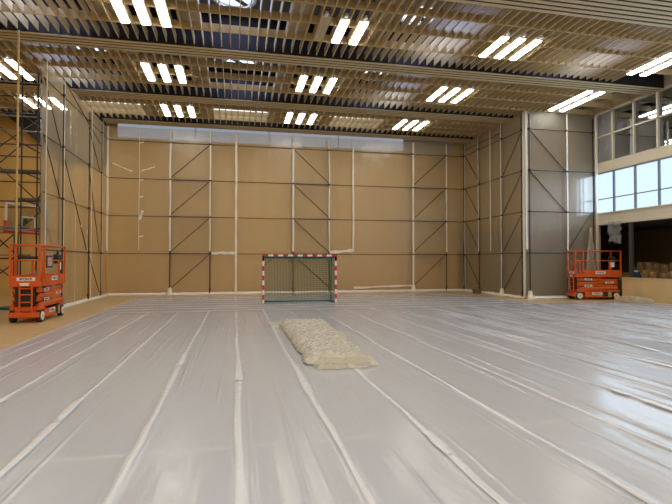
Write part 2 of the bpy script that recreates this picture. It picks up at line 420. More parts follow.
# ------------------------------------------------------------------ plastic sheeting on the walls
def sheet(axis, const, a0, a1, out, label, z0=.01, z1=ZT, mat='film', tape=(1, 1), seed=0, foot=True, extra=(), posted=False):
    """axis 'x': sheet in the plane y=const ; axis 'y': sheet in the plane x=const ; out = +-1 towards the hall"""
    P = (lambda a, d, z: (a, const + out * d, z)) if axis == 'x' else (lambda a, d, z: (const + out * d, a, z))
    mid = (a0 + a1) / 2
    t = empty('plastic_sheet', P(mid, 0, z0), label, 'plastic sheet', 'plastic sheets hung on the walls')
    w = a1 - a0
    def fn(u, v):
        z = z0 + (z1 - z0) * v; a = a0 + w * u
        e = min(1, 8 * u * (1 - u) + .05)
        # sags between the fixing levels plus slack folds
        d = .045 * N(a * .8 + seed, z * .35, 3.1) + .018 * N(a * 2.6, z * 1.1 + seed, 7) + .012 * N(a * 7 + z * 2.2, z * 3.2, seed)
        d += .03 * math.sin(math.pi * ((z - 2.2) % 2.0) / 2.0) ** 2 * N(seed, a * .5, z * .2)
        return P(a, d * e - .07, z)
    MB().grid(max(8, int(w * 7)), 64, fn).build('film', M[mat], t)
    def strip(al, z_0, z_1, wd, amp=.02):
        n = 30
        def g(u, v):
            z = z_0 + (z_1 - z_0) * v
            return P(al + (u - .5) * wd * (1 + .35 * N(z * 1.3, seed + al, 2)) + amp * N(z * .7, al, 5), .088 + .008 * N(z * 3, al, u), z)
        return MB().grid(2, n, g)
    for s, al in ((0, a0), (1, a1)):
        if tape[s]: strip(al, (.05 if tape[s] in (1.3, .2, 1.0, 1.5, 2.2) and not posted else 2.35), z1 - .05, .085 * tape[s]).build('edge_tape', M['tape'], t)
    if foot:
        n = max(6, int(w * 4))
        def g(u, v):
            a = a0 + w * u
            return P(a, .02 + .12 * (1 - v) + .03 * N(a * 4, v, seed), .012 + .11 * v + .02 * N(a * 3, 9, seed))
        MB().grid(n, 2, g).build('foot_tape', M['tape'], t)
    for (p, q, wd) in extra:
        b = MB(); n = 14
        def g(u, v, p=p, q=q, wd=wd):
            dx = q[0] - p[0]; dz = q[1] - p[1]; l = math.hypot(dx, dz)
            ww = (u - .5) * wd * (1 + .5 * N(v * 5, p[0], 1))
            return P(p[0] + dx * v - dz / l * ww, .06, p[1] + dz * v + dx / l * ww + .03 * N(v * 3, p[0], 4))
        b.grid(2, n, g).build('tape_patch', M['tape'], t)
    return t

BX = [XL, -4.98, -3.41, -1.33, .06, 3.22, 5.30, 6.72, 10.40, 12.52, XB]
BL = ['rear wall plastic sheet in the left corner, narrow, with no tubes on it',
      'rear wall plastic sheet with a row of white tape scraps down its left seam',
      'rear wall plastic sheet over the left scaffold tower with rising diagonals',
      'narrow rear wall plastic sheet directly right of the left scaffold tower',
      'wide rear wall plastic sheet behind the left side of the goal',
      'rear wall plastic sheet over the scaffold tower behind the goal',
      'narrow rear wall plastic sheet just right of the goal, white band at its foot level',
      'widest rear wall plastic sheet, between goal tower and right-hand tower',
      'rear wall plastic sheet over the right-hand scaffold tower',
      'narrow rear wall plastic sheet in the right rear corner']
EX = {1: [((-4.98 + .0, z), (-4.98 + .22, z + .05), .06) for z in (3.1, 4.25, 5.2, 6.1, 8.1)] + [((-4.9, 6.6), (-4.2, 6.85), .05), ((-4.8, 4.5), (-4.95, 4.0), .12)],
      3: [((-1.25, 2.25), (.04, 2.25), .14)], 0: [((-6.3, 6.95), (-5.3, 6.55), .05)],
      6: [((5.3, 2.3), (6.7, 2.42), .16)], 7: [((6.75, .27), (10.3, .36), .10)]}
TP = {0: (1.2, .3), 1: (0, 0), 2: (1.1, .9), 3: (0, 1.3), 4: (0, 0), 5: (1.2, .8), 6: (0, 1.2), 7: (0, 0), 8: (1.3, .9), 9: (0, 1.5)}
for i in range(10):
    sheet('x', YB, BX[i], BX[i + 1], -1, BL[i], tape=TP[i], seed=i * 3.7, extra=EX.get(i, ()))
LY = [18.4, 20.2, 21.6, 23.84, 25.67, YB]
LL = ['left wall plastic sheet nearest the camera, its free edge beside the open scaffold',
      'second left wall plastic sheet from the open scaffold, behind the orange lift',
      'left wall plastic sheet with small white marks, between two taped seams',
      'left wall plastic sheet between the two dark standing tubes',
      'left wall plastic sheet in the rear left corner']
for i in range(5):
    sheet('y', XL, LY[i], LY[i + 1], 1, LL[i], tape=((1, .5), (.8, .2), (.2, 1), (0, 1), (0, 0))[i], seed=20 + i * 2.3, z1=8.85,
          extra=[((22.4, 3.3), (22.5, 3.3), .1), ((23.3, 3.0), (23.36, 3.2), .05), ((23.3, 2.2), (23.36, 2.4), .05)] if i == 2 else ())
FY = [YB, 25.12, 23.81, 22.72, YC]
FL = ['plastic sheet on the projecting corner flank, next to the rear wall',
      'plastic sheet on the corner flank behind the small brown crate',
      'plastic sheet in the middle of the corner flank, with a curved taped seam',
      'plastic sheet on the corner flank nearest the projecting edge, rising diagonals']
for i in range(4):
    sheet('y', XB, FY[i + 1], FY[i], -1, FL[i], tape=((.9, 0), (.9, 0), (1, 0), (2.2, 0))[i], seed=40 + i * 4.1, z1=9.05, mat='filmcorner')
sheet('x', YC, XB, 15.92, -1, 'front plastic sheet of the projecting corner, left half with falling diagonals', tape=(1.2, 1), seed=61, z1=9.08, mat='filmblur')
sheet('x', YC, 15.92, XR - .12, -1, 'front plastic sheet of the projecting corner, right half behind the orange lift, lit blue', tape=(0, .9), seed=66, z1=9.08, mat='filmblur')
# film over the first window bay
sheet('y', XR - .05, 19.62, YC - .1, -1, 'grey plastic sheet over the first upper window beside the corner', z0=6.6, z1=9.05, mat='filmgrey', tape=(0, 0), seed=71, foot=False)

# ------------------------------------------------------------------ scaffolds
LEV = [2.2, 4.2, 6.2, 8.2]
def scaffold(axis, front, out, stands, ledgers, braces, decks, label, top=8.9, depth=.73, rear=True, foot_white=(), infront=.05, levels=LEV, rail=True, nm='tube_scaffold'):
    """front: plane of the film; standards stand just before it, the rest behind"""
    P = (lambda a, d, z: (a, front + out * d, z)) if axis == 'x' else (lambda a, d, z: (front + out * d, a, z))
    mid = (min(stands) + max(stands)) / 2
    t = empty(nm, P(mid, -depth / 2, 0), label, 'scaffold', 'scaffolds')
    r = .026
    for a in stands:
        MB().tube([P(a, infront, .02), P(a, infront, top)], r).build('standard', M['steel'], t)
        b = MB(); b.box(*[min(x, y) for x, y in zip(P(a - .08, infront - .08, .0), P(a + .08, infront + .08, .012))], *[max(x, y) for x, y in zip(P(a - .08, infront - .08, .0), P(a + .08, infront + .08, .012))])
        b.tube([P(a, infront, .012), P(a, infront, .35)], .034); b.tube([P(a, infront, .25), P(a, infront, .29)], .06)
        b.build('base_jack', M['black'], t)
        if rear: MB().tube([P(a, -depth, .02), P(a, -depth, top)], r).build('standard', M['galv'], t)
        for z in levels: 
            b = MB().tube([P(a, infront, z - .04), P(a, infront, z + .04)], .055)
            b.build('coupler', M['black'], t)
            if rear: MB().tube([P(a, infront, z), P(a, -depth, z)], .022).build('transom', M['galv'], t)
    for a, c, zz in ledgers:
        for z in zz: MB().tube([P(a, .0, z), P(c, .0, z)], .019).build('ledger', M['tubebrown'], t)
    for (a, za), (c, zc) in braces:
        MB().tube([P(a, -.01, za), P(c, -.01, zc)], .021).build('diagonal_brace', M['tubebrown'], t)
    for a, c, z in decks:
        b = MB(); 
        lo = P(a, -.17, z + .03); hi = P(c, -depth, z + .1)
        b.box(*[min(x, y) for x, y in zip(lo, hi)], *[max(x, y) for x, y in zip(lo, hi)])
        b.build('deck_board', M['plank'], t)
    for a in foot_white:
        b = MB(); n = 10
        b.grid(n, 5, lambda u, v: P(a + (.10 + .10 * (1 - v) ** 2 + .03 * N(u * 6, v * 3, a)) * math.cos(u * 2 * math.pi),
                                  infront + .02 + (.09 + .10 * (1 - v) ** 2 + .03 * N(u * 6, v * 3, a + 5)) * math.sin(u * 2 * math.pi), .01 + .38 * v))
        b.build('plastic_wrap', M['tape'], t)
    return t
up = lambda a, c, k: ((a, LEV[k] - 1.9 if k else .3), (c, LEV[k]))
dn = lambda a, c, k: ((a, LEV[k]), (c, LEV[k] - 1.9 if k else .3))
A, B_, C_, D_, E_, F_ = -3.41, -1.33, 3.22, 5.30, 10.40, 12.52
scaffold('x', YB, -1, [A, B_, C_, D_, E_, F_],
         [(-6.5, A, LEV), (A, B_, LEV), (B_, C_, LEV), (C_, D_, LEV), (D_, E_, LEV), (E_, F_, LEV), (F_, 13.6, LEV)],
         [up(A, B_, k) for k in range(4)] + [dn(C_, D_, k) for k in range(4)] + [up(E_, F_, k) for k in range(4)],
         [(A, B_, z) for z in LEV[:3]] + [(C_, D_, z) for z in LEV[:3]] + [(E_, F_, z) for z in LEV[:3]],
         'long dark tube scaffold standing along the rear wall behind the plastic', foot_white=(A, E_))
scaffold('y', XL, 1, [20.2, 23.6, 25.7],
         [(18.4, 27.0, LEV)],
         [((18.45, 8.2), (20.1, 6.2)), ((18.45, 6.2), (20.1, 4.2)), ((20.3, 8.9), (25.6, 7.6)), ((23.7, 7.9), (25.6, 6.2)), ((23.7, 6.2), (25.6, 2.2)), ((20.3, 6.1), (23.5, 2.3)), ((23.7, 2.2), (25.6, .3))],
         [], 'dark tube scaffold behind the plastic of the left wall', top=8.6)
scaffold('y', XB, -1, [26.98, 25.12, 22.72, 20.95],
         [(YC + .1, 27.0, LEV), (22.7, 26.9, [8.55])],
         [((26.9, LEV[k]), (25.15, LEV[k] - 1.9)) for k in range(4)] + [((22.7, LEV[k] - 1.9), (20.95, LEV[k])) for k in range(4)],
         [], 'dark tube scaffold behind the flank of the projecting corner', foot_white=(22.72,))
scaffold('x', YC, -1, [13.86, 15.92, 17.4],
         [(13.75, 17.5, LEV)],
         [((13.9, 8.2), (15.9, 6.2)), ((13.9, 6.2), (15.9, 4.2)), ((15.95, 2.3), (17.35, 4.2))],
         [(13.9, 17.3, 6.2)], 'dark tube scaffold behind the front of the projecting corner', foot_white=(13.86,))

# the open tower on the left
def open_tower():
    t = empty('scaffold_tower', (-8.2, 19.8, 0), 'open dark scaffold tower with decks at the left edge, behind the orange lift', 'scaffold', 'scaffolds')
    xs = (-6.85, -7.35, -9.4); ys = (18.75, 20.9)
    lev = (1.9, 2.9, 3.9, 4.9, 5.9, 6.9, 7.6)
    for x in xs:
        for y in ys:
            MB().tube([(x, y, .02), (x, y, 8.5 if x > -8 else 8.9)], .027).build('standard', M['steel'], t)
            MBb(x - .08, y - .08, 0, x + .08, y + .08, .012).build('base_plate', M['steel'], t)
    for z in lev:
        for y in ys: MB().tube([(xs[0], y, z), (xs[2], y, z)], .024).build('ledger', M['galv' if z in (2.9, 6.9) else 'steel'], t)
        for x in xs: MB().tube([(x, ys[0], z + .05), (x, ys[1], z + .05)], .024).build('transom', M['steel'], t)
    for i, (za, zb) in enumerate(((.2, 1.9), (1.9, 3.9), (3.9, 5.9), (5.9, 7.6))):
        for y in ys:
            p, q = ((xs[1], y, za), (xs[2], y, zb)) if (i + (y > 20)) % 2 else ((xs[2], y, za), (xs[1], y, zb))
            MB().tube([p, q], .024).build('diagonal_brace', M['steel'], t)
        MB().tube([(xs[0], ys[i % 2], za), (xs[0], ys[1 - i % 2], zb)], .024).build('diagonal_brace', M['steel'], t)
    for z, xa, xb in ((1.95, -9.4, -7.3), (2.95, -9.4, -7.35), (4.95, -8.2, -6.85), (3.95, -7.6, -6.85)):
        for k in range(2):
            y = ys[0] + .1 + k * .34
            MBb(xa, y, z + .03, xb, y + .30, z + .09).build('deck_board', M['galv' if z < 3 else 'plank'], t)
    for z in (7.15, 7.6, 8.1, 8.5):
        MB().tube([(xs[0], ys[0], z), (xs[2], ys[0], z)], .022).build('guard_rail', M['galv'], t)
open_tower()

# ------------------------------------------------------------------ basketball backboards
def backboard(x, y, rz, label, mirror=1):
    t = empty('basketball_backboard', (x, y, 0), label, 'backboard', 'basketball backboards')
    w, z0, z1 = .9, 2.85, 3.9
    MBb(-w + .03, -.012, z0 + .03, w - .03, .012, z1 - .03).build('board', M['clear'], t, local=True)
    b = MB(); b.box(-w, -.03, z0, -w + .06, .03, z1); b.box(w - .06, -.03, z0, w, .03, z1); b.box(-w, -.03, z1 - .06, w, .03, z1); b.box(-w, -.03, z0, w, .03, z0 + .06)
    b.box(-.3, -.035, z0 + .15, .3, -.014, z0 + .2); b.box(-.3, -.035, z0 + .55, .3, -.014, z0 + .6); b.box(-.3, -.035, z0 + .15, -.25, -.014, z0 + .6); b.box(.25, -.035, z0 + .15, .3, -.014, z0 + .6)
    b.build('frame', M['white'], t, local=True)
    b = MB(); b.box(-w - .03, -.05, z0 - .06, w + .03, .05, z0 + .03, c=.01); b.box(-w - .03, -.05, z0, -w + .05, .05, z0 + .4, c=.01); b.box(w - .05, -.05, z0, w + .03, .05, z0 + .4, c=.01)
    b.build('padding', M['redpad'], t, local=True)
    b = MB(); n = 20
    b.tube([(.225 * math.cos(2 * math.pi * k / n), -.3 + .225 * math.sin(2 * math.pi * k / n), z0 + .15) for k in range(n + 1)], .012)
    b.beam((-.06, -.03, z0 + .13), (-.06, -.1, z0 + .13), .02, .05); b.beam((.06, -.03, z0 + .13), (.06, -.1, z0 + .13), .02, .05)
    b.build('hoop', M['redpad'], t, local=True)
    b = MB(); b.beam((0, .05, z0 + .5), (0, .55, z0 + .1), .1, .1); b.beam((0, .55, 0), (0, .55, z0 + .2), .12, .12); b.box(-.4, .2, 0, .4, 1.0, .1)
    b.build('stand', M['greensteel'], t, local=True)
    t.rotation_euler.z = rz
    return t
backboard(-7.55, 19.85, R(62), 'basketball backboard with red padded edge inside the left scaffold tower')
backboard(15.55, 22.1, R(-60), 'basketball backboard with red padded edge blurred behind the right plastic sheet')

# ------------------------------------------------------------------ floor covering
SX = [-4.57, -3.81, -2.92, -1.91, -.91, .05, 1.0, 1.95] + [3.0 + 1.03 * k for k in range(15)]
SX[-1] = 17.42
def folds(seed):
    return [(random.uniform(.08, .92), random.uniform(-3, 14), random.uniform(2, 7), random.uniform(.008, .028), random.uniform(-.03, .03)) for _ in range(8 + int(seed / 3))]
def seam_x(x0, y): return x0 + .035 * N(y * .45, x0 * 3.1, 1.7) + .012 * N(y * 2.1, x0, 4)
def floor_strip(i):
    x0, x1 = SX[i], SX[i + 1]; ye = 17.75 if x1 < 12.6 else 18.35
    ya = .3
    fo = folds(i)
    right = max(0, min(1, (x0 - 2) / 7))            # looser, more rumpled film towards the windows
    lab = 'lengthwise floor plastic strip, %s from the left edge of the covering' % ORD[i] if i < 12 else 'lengthwise floor plastic strip, %s from the right-hand barrier' % ORD[21 - i]
    t = empty('floor_plastic_strip', ((x0 + x1) / 2, 9, 0), lab, 'plastic sheet', 'plastic strips covering the floor')
    def fn(u, v):
        y = ya + (ye - ya) * v
        x = seam_x(x0, y) * (1 - u) + (seam_x(x1, y)) * u
        z = .010 + .0025 * N(x * 2, y * .5, 2)
        for (c, ys, l, h, dr) in fo:
            w = (y - ys) / l
            if 0 < w < 1:
                cx = x0 + (x1 - x0) * (c + dr * (y - ys)) + .03 * N(y * .6, c * 9, 3)
                z += h * (.5 + 1.8 * right) * math.sin(math.pi * w) ** 1.5 * math.exp(-((x - cx) / (.014 + .006 * w)) ** 2)
        e = math.exp(-(u / .05) ** 2) + math.exp(-((1 - u) / .05) ** 2)
        z += e * (.010 + (.006 + .045 * right) * max(0, N(y * .5, x0 if u < .5 else x1, 8) + .25 * right) * 1.1)
        return (x, y, z)
    MB().grid(84, 90, fn).build('film', M['floorfilm'], t)
    if i > 0:
        def g(u, v):
            y = ya + (ye - ya) * v
            wd = .036 + .02 * N(y * .6, x0, 12) + .025 * max(0, N(y * .3, x0 + 3, 5))
            x = seam_x(x0, y) + (u - .5) * 2 * wd
            z = .019 + .007 * (1 - (2 * u - 1) ** 2) + (.012 + .045 * right) * max(0, N(y * .5, x0, 8) + .25 * right) + .006 * N(x * 22, y * .5, 3)
            return (x, y, z)
        MB().grid(6, 110, g).build('seam_fold', M['seamfilm'], t)
        for k in range(random.randint(1, 3)):
            y = random.uniform(3, 16); 
            wd = random.uniform(.05, .075); l = random.uniform(.3, .8)
            def g(u, v):
                return (seam_x(x0, y + l * v) + (u - .5) * 2 * wd * (1 + .3 * N(v * 3, y, 1)), y + l * v, .034 - .008 * abs(2 * u - 1) + .003 * N(u * 3, v * 5, y) + (.012 + .045 * right) * max(0, N((y + l * v) * .5, x0, 8) + .25 * right))
            MB().grid(4, 8, g).build('tape_patch', M['tape' if k == 9 else 'seamfilm'], t)
for i in range(len(SX) - 1): floor_strip(i)
CY = [17.7, 18.7, 19.65, 20.7, 21.75, 22.85, 23.95, 25.0]
for i in range(7):
    y0, y1 = CY[i], CY[i + 1]; xa = -4.62; xb = 12.65 - .12 * i
    lab = 'crosswise floor plastic strip, %s in front of the rear wall' % ORD[6 - i] if i else 'crosswise floor plastic strip farthest from the rear wall, at the ends of the lengthwise ones'
    t = empty('floor_plastic_strip', (4, (y0 + y1) / 2, 0), lab, 'plastic sheet', 'plastic strips covering the floor')
    fo = [(random.uniform(.1, .9), random.uniform(-6, 10), random.uniform(2, 7), random.uniform(.01, .03), random.uniform(-.03, .03)) for _ in range(6)]
    def fn(u, v):
        x = xa + (xb - xa) * u; y = y0 + (y1 + .04 - y0) * v
        z = .016 + .003 * N(x * .5, y * 2, 2) + 0
        for (c, xs, l, h, dr) in fo:
            w = (x - xs) / l
            if 0 < w < 1:
                cy = y0 + (y1 - y0) * (c + dr * (x - xs))
                z += .35 * h * math.sin(math.pi * w) ** 1.5 * math.exp(-((y - cy) / .05) ** 2)
        z += .006 * math.exp(-(v / .06) ** 2) * (1 + N(x * .8, y0, 3))
        return (x, y, z)
    MB().grid(90, 30, fn).build('film', M['floorfilm'], t)
    def g(u, v):
        x = xa + (xb - xa) * u
        return (x, y0 + (v - .5) * (.10 + .05 * N(x * .5, y0, 1)) + .04 * N(x * .4, y0, 6), .028 + .008 * (1 - (2 * v - 1) ** 2) + .008 * max(0, N(x * .8, y0, 3)))
    MB().grid(110, 4, g).build('seam_fold', M['seamfilm'], t)

# crumpled strip of plastic lying on the floor
def crumple(fn_outline, h, seed, nx, ny):
    def fn(u, v):
        x, y = fn_outline(u, v)
        e = min(1, 7 * min(u, 1 - u)) * min(1, 12 * min(v, 1 - v))
        e = e ** .6
        rid = abs(N(x * 2.1, y * 1.6, seed)) * .45 + abs(N(x * 5, y * 4.2, seed + 3)) * .4 + abs(N(x * 11, y * 9, seed + 7)) * .25
        return (x + .07 * N(x * 4, y * 4, 1), y + .07 * N(x * 4, y * 4, 2), .035 + h * e * (.62 + .75 * rid))
    return MB().grid(nx, ny, fn, smooth=False)
def outl(u, v):
    y = 8.15 + 5.7 * v
    xl = 1.22 + .05 * N(y * 1.5, 3, 3); xr = 2.36 + .17 * v + .13 * N(y * 1.7, 9, 2)
    return xl + (xr - xl) * u, y
h_ = crumple(outl, .19, 3.3, 44, 150)
o = h_.build('plastic_bundle', M['heap']); tag(o, 'long crumpled bundle of cream plastic lying on the floor in front of the goal', 'plastic bundle')
o2 = crumple(lambda u, v: (1.30 + 1.12 * u, 7.75 + .75 * v + .2 * N(u * 4, v, 2)), .10, 8.8, 34, 18)
o2 = o2.build('loose_end', M['clearheap'], o)
o3 = crumple(lambda u, v: (.92 + .5 * u, 12.9 + .7 * v + .1 * N(u * 4, v, 2)), .08, 1.8, 18, 18).build('loose_end', M['clearheap'], o)
o = crumple(lambda u, v: (16.75 + .75 * u, 17.2 + 1.55 * v), .24, 5.1, 26, 34).build('plastic_heap', M['clearheap'])
tag(o, 'small clear plastic heap on the floor at the foot of the beige barrier', 'plastic bundle')
# dark specks of dirt lying on the film
# hanging scraps at the right corner
def hang(name, fn, mat, label):
    o = MB().grid(20, 26, fn).build(name, M[mat]); return tag(o, label, 'plastic sheet')
hang('plastic_scrap', lambda u, v: (XR - .14 - .22 * abs(N(u * 4, v * 3, 2)) - .1 * math.sin(u * 15) * v, 18.95 + .85 * u * (1 - .3 * v) + .1 * v, 3.66 - (1.05 - .35 * abs(N(u * 3, 1, 1))) * v), 'filmgrey',
     'grey plastic scrap hanging from the gallery edge above the right orange lift')
hang('plastic_drape', lambda u, v: (17.1 + (u - .5) * (.12 + .75 * v) + .05 * N(v * 5, u * 5, 1), YC - .22 - .09 * math.sin(u * 17) * (.3 + v) - .05 * N(u * 4, v * 4, 7), 3.45 - 3.38 * v), 'clearheap',
     'clear plastic drape gathered at its top behind the right orange lift')

# ------------------------------------------------------------------ handball goal
def goal():
    gx, gy = 1.12, 20.14; W = 3.16; H = 2.08; q = .08
    t = empty('handball_goal', (gx + W / 2, gy, 0), 'handball goal with red and white banded posts and green net', 'goal')
    def banded(name, along, n, fn):
        red = MB(); wh = MB()
        z = 0.
        for k, (a, b2, isr) in enumerate(along): (red if isr else wh).box(*fn(a, b2))
        o = red.build(name, M['red'], t); o2 = wh.build('white_band', M['postwhite'], o); return o
    # post: white foot, alternate 0.2 m bands, red corner
    post = [(0.03, .2, 0)]
    z = .2; k = 1
    while z < 1.99:
        e = min(z + .2, 1.84) if z < 1.7 else 2.0
        post.append((z, e, k % 2)); z = e; k += 1
        if z >= 1.84: post.append((1.84, 2.08, 1)); break
    bar = [(0.08, .24, 1)]
    x = .24; k = 0; n = 13; st = (W - .48) / n
    for k in range(n): bar.append((x, x + st, k % 2)); x += st
    bar.append((x, W - .08, 1))
    banded('post', post, 0, lambda a, b2: (gx, gy, a, gx + q, gy + q, b2))
    banded('post', post, 0, lambda a, b2: (gx + W - q, gy, a, gx + W, gy + q, b2))
    banded('crossbar', bar, 0, lambda a, b2: (gx + a, gy, H - q, gx + b2, gy + q, H))
    # rear frame
    for x in (gx + .06, gx + W - .06):
        MB().tube([(x, gy + q, 2.0), (x, gy + .75, 1.98), (x, gy + .92, 1.85), (x, gy + 1.0, 1.5), (x, gy + 1.05, .06)], .022).build('net_hoop', M['greensteel'], t)
        MB().tube([(x, gy + .06, .04), (x, gy + 1.05, .04)], .03).build('ground_bar', M['greensteel'], t)
    MB().tube([(gx + .06, gy + 1.05, .04), (gx + W - .06, gy + 1.05, .04)], .035).build('ground_bar', M['greensteel'], t)
    MB().tube([(gx + .1, gy + .12, 2.0), (gx + .55, gy + .12, 2.0), (gx + .06, gy + .12, 1.6)], .014).build('corner_stay', M['greensteel'], t)
    MB().tube([(gx + W - .1, gy + .12, 2.0), (gx + W - .55, gy + .12, 2.0), (gx + W - .06, gy + .12, 1.6)], .014).build('corner_stay', M['greensteel'], t)
    # net: top, back, sides in real cord
    b = MB(); r = .0085
    def prof(s):                                    # profile from crossbar over the back to the ground
        pts = [(0.04, 2.02), (.72, 1.93), (.9, 1.8), (.97, 1.4), (1.0, .7), (1.03, .06)]
        L = [0]
        for i in range(1, len(pts)): L.append(L[-1] + math.dist(pts[i], pts[i - 1]))
        d = s * L[-1]
        for i in range(1, len(pts)):
            if d <= L[i] + 1e-6:
                w = (d - L[i - 1]) / (L[i] - L[i - 1]); return tuple(pts[i - 1][j] * (1 - w) + pts[i][j] * w for j in (0, 1))
        return pts[-1]
    nx, ns = 46, 30
    for i in range(nx + 1):
        x = gx + .05 + (W - .1) * i / nx
        b.tube([(x + .01 * N(s * .3, i, 1), gy + .03 + prof(s / ns)[0], prof(s / ns)[1]) for s in range(ns + 1)], r, 4, False)
    for s in range(ns + 1):
        d, z = prof(s / ns)
        b.tube([(gx + .05 + (W - .1) * i / 12, gy + .03 + d, z - .02 * math.sin(math.pi * i / 12)) for i in range(13)], r, 4, False)
    for x in (gx + .05, gx + W - .05):
        for k in range(1, 11):
            z = .18 * k; b.tube([(x, gy + .08, z), (x, gy + 1.02 - .03 * k / 10, z)], r, 4, False)
        for k in range(1, 7):
            y = .15 * k; b.tube([(x, gy + .05 + y, .05), (x, gy + .05 + y, 1.95)], r, 4, False)
    o = b.build('net', M['net'], t); o['label'] = 'green cord net'
goal()

# ------------------------------------------------------------------ scissor lifts
def text(body, size, parent, loc, rot):
    c = bpy.data.curves.new('lettering', 'FONT'); c.body = body; c.size = size; c.align_x = 'CENTER'; c.align_y = 'CENTER'; c.extrude = .001; c.offset = .003
    tmp = bpy.data.objects.new('lettering', c); COL.objects.link(tmp)
    me = bpy.data.meshes.new_from_object(tmp.evaluated_get(bpy.context.evaluated_depsgraph_get())); bpy.data.objects.remove(tmp)
    o = bpy.data.objects.new('lettering', me); COL.objects.link(o); me.materials.clear(); me.materials.append(M['ink']); o.parent = parent; o.location = loc; o.rotation_euler = rot
    return o
def scissor_lift(loc, rz, label, sign):
    t = empty('scissor_lift', loc, label, 'scissor lift', 'orange scissor lifts')
    def part(name, mb, mat, p=None): return mb.build(name, M[mat], p or t, local=True)
    # chassis
    b = MB(); b.box(-.98, -.29, .13, 1.02, .29, .47, c=.02)
    for s in (-1, 1):
        ya, yb = (s * .40, s * .29) if s < 0 else (s * .29, s * .40)
        b.box(-.62, ya, .11, .66, yb, .46, c=.015)
        b.box(-1.0, ya, .36, 1.04, yb, .47, c=.015)
    ch = part('chassis', b, 'orange')
    for s in (-1, 1):
        ya, yb = (s * .405, s * .39) if s < 0 else (s * .39, s * .405)
        part('battery_hatch', MBb(.25, ya, .15, .47, yb, .37), 'black', ch)
        part('skirt_end', MBb(.47, ya, .13, .60, yb, .40), 'boxtape', ch)
    for x in (-.86, .86):
        for s in (-1, 1):
            w = MB(); y0 = s * .28
            w.tube([(x, y0, .19), (x, y0 + s * .015, .19), (x, y0 + s * .12, .19), (x, y0 + s * .135, .19)], [.155, .19, .19, .16], 22)
            wo = part('wheel', w, 'black')
            h = MB(); h.tube([(x, y0 + s * .13, .19), (x, y0 + s * .15, .19)], [.135, .125], 20)
            ho = part('hub', h, 'hub', wo)
            h = MB(); h.tube([(x, y0 + s * .15, .19), (x, y0 + s * .165, .19)], [.04, .03], 10); part('hub_cap', h, 'boxtape', ho)
    # scissor pack
    for s in (-1, 1):
        for k in range(4):
            z = .52 + k * .13
            y = s * (.31 if k % 2 else .345)
            b = MB(); b.beam((-.95, y, z + (.035 if k % 2 else -.0)), (.95, y, z + (.0 if k % 2 else .035)), .05, .105); part('scissor_arm', b, 'orange')
    for k in range(5):
        z = .5 + k * .13
        for x in (-.9, 0, .9): part('pivot_pin', MB().tube([(x, -.385, z), (x, .385, z)], .022), 'orange_dark')
    for y in (-.378, .372): part('hazard_strip', MBb(-.80, y, .56, .80, y + .006, .59), 'dots')
    part('lift_ram', MB().tube([(-.6, 0, .55), (.5, 0, .95)], .06), 'black')
    # platform
    b = MB(); b.box(-1.06, -.40, 1.05, 1.1, .40, 1.13, c=.012); pf = part('platform_deck', b, 'orange')
    b = MB()
    b.box(-.72, -.40, 1.12, 1.1, -.375, 1.38); b.box(-.72, .375, 1.12, 1.1, .40, 1.38); b.box(1.075, -.40, 1.12, 1.1, .40, 1.38); b.box(-1.06, -.40, 1.12, -1.04, .40, 1.36)
    b.box(-1.06, -.40, 1.12, -.72, -.38, 1.22); b.box(-1.06, .38, 1.12, -.72, .40, 1.22)
    part('toe_board', b, 'orange')
    r = .021
    zt, zm = 2.27, 1.82
    for s in (-1, 1):
        y = s * .385
        part('top_rail', MB().tube([(-1.04, y, zt), (1.08, y, zt)], r), 'orange')
        part('mid_rail', MB().tube([(-1.04, y, zm), (1.08, y, zm)], r), 'orange')
        for x, zz in ((-1.04, zt), (-.68, zt), (.55, zm), (1.08, zt)):
            part('rail_post', MB().beam((x, y, 1.12), (x, y, zz + .01), .05, .05), 'orange')
        part('rail_post', MB().beam((-.86, y + s * .02, 1.1), (-.86, y + s * .02, 1.78), .05, .04), 'orange')
    for x in (-1.04, 1.08):
        part('end_rail', MB().tube([(x, -.385, zt), (x, .385, zt)], r), 'orange')
        part('end_rail', MB().tube([(x, -.385, zm), (x, .385, zm)], r), 'orange')
    # ladder and battery gear at the rear end
    b = MB(); b.beam((-1.05, -.2, .3), (-1.05, -.2, 1.1), .04, .04); b.beam((-1.05, .12, .3), (-1.05, .12, 1.1), .04, .04)
    for z in (.38, .6, .82, 1.0): b.beam((-1.05, -.2, z), (-1.05, .12, z), .035, .035)
    part('ladder', b, 'orange')
    b = MB(); b.box(-.99, -.26, .48, -.92, .26, 1.0); part('hydraulic_box', b, 'black')
    part('rear_bumper', MBb(-1.1, -.40, .16, -.98, .40, .30, c=.01), 'orange')
    # name plates
    def plate(x, z, w, h, y=-.405, txt=True):
        p = part('name_plate', MBb(x - w / 2, y - .004, z - h / 2, x + w / 2, y + .004, z + h / 2), 'white')
        if txt: text('SKYJACK', h * .72, p, (x, y - .0055, z), (R(90), 0, 0))
        return p
    plate(.12, 1.27, .46, .13, -.404); plate(-.05, .29, .46, .12, -.407)
    plate(-.45, .95, .36, .085, -.379); plate(.55, .80, .38, .085, -.379); plate(-.45, .66, .36, .085, -.379)
    p = part('name_plate', MBb(-1.068, -.28, 1.22, -1.06, .2, 1.32), 'white'); text('SKYJACK', .085, p, (-1.07, -.04, 1.27), (R(90), 0, R(-90)))
    part('rating_plate', MBb(-1.068, -.12, 1.08, -1.06, .12, 1.16), 'white')
    if sign:
        p = part('document_holder', MBb(-.60, -.425, 1.60, -.12, -.40, 1.97, c=.008), 'black')
        part('printed_sheet', MBb(-.53, -.432, 1.65, -.19, -.424, 1.92), 'paper', p)
    # control box with lever, hung on the rail
    p = part('control_box', MBb(.58, -.36, 1.72, .86, -.2, 2.02, c=.02), 'black')
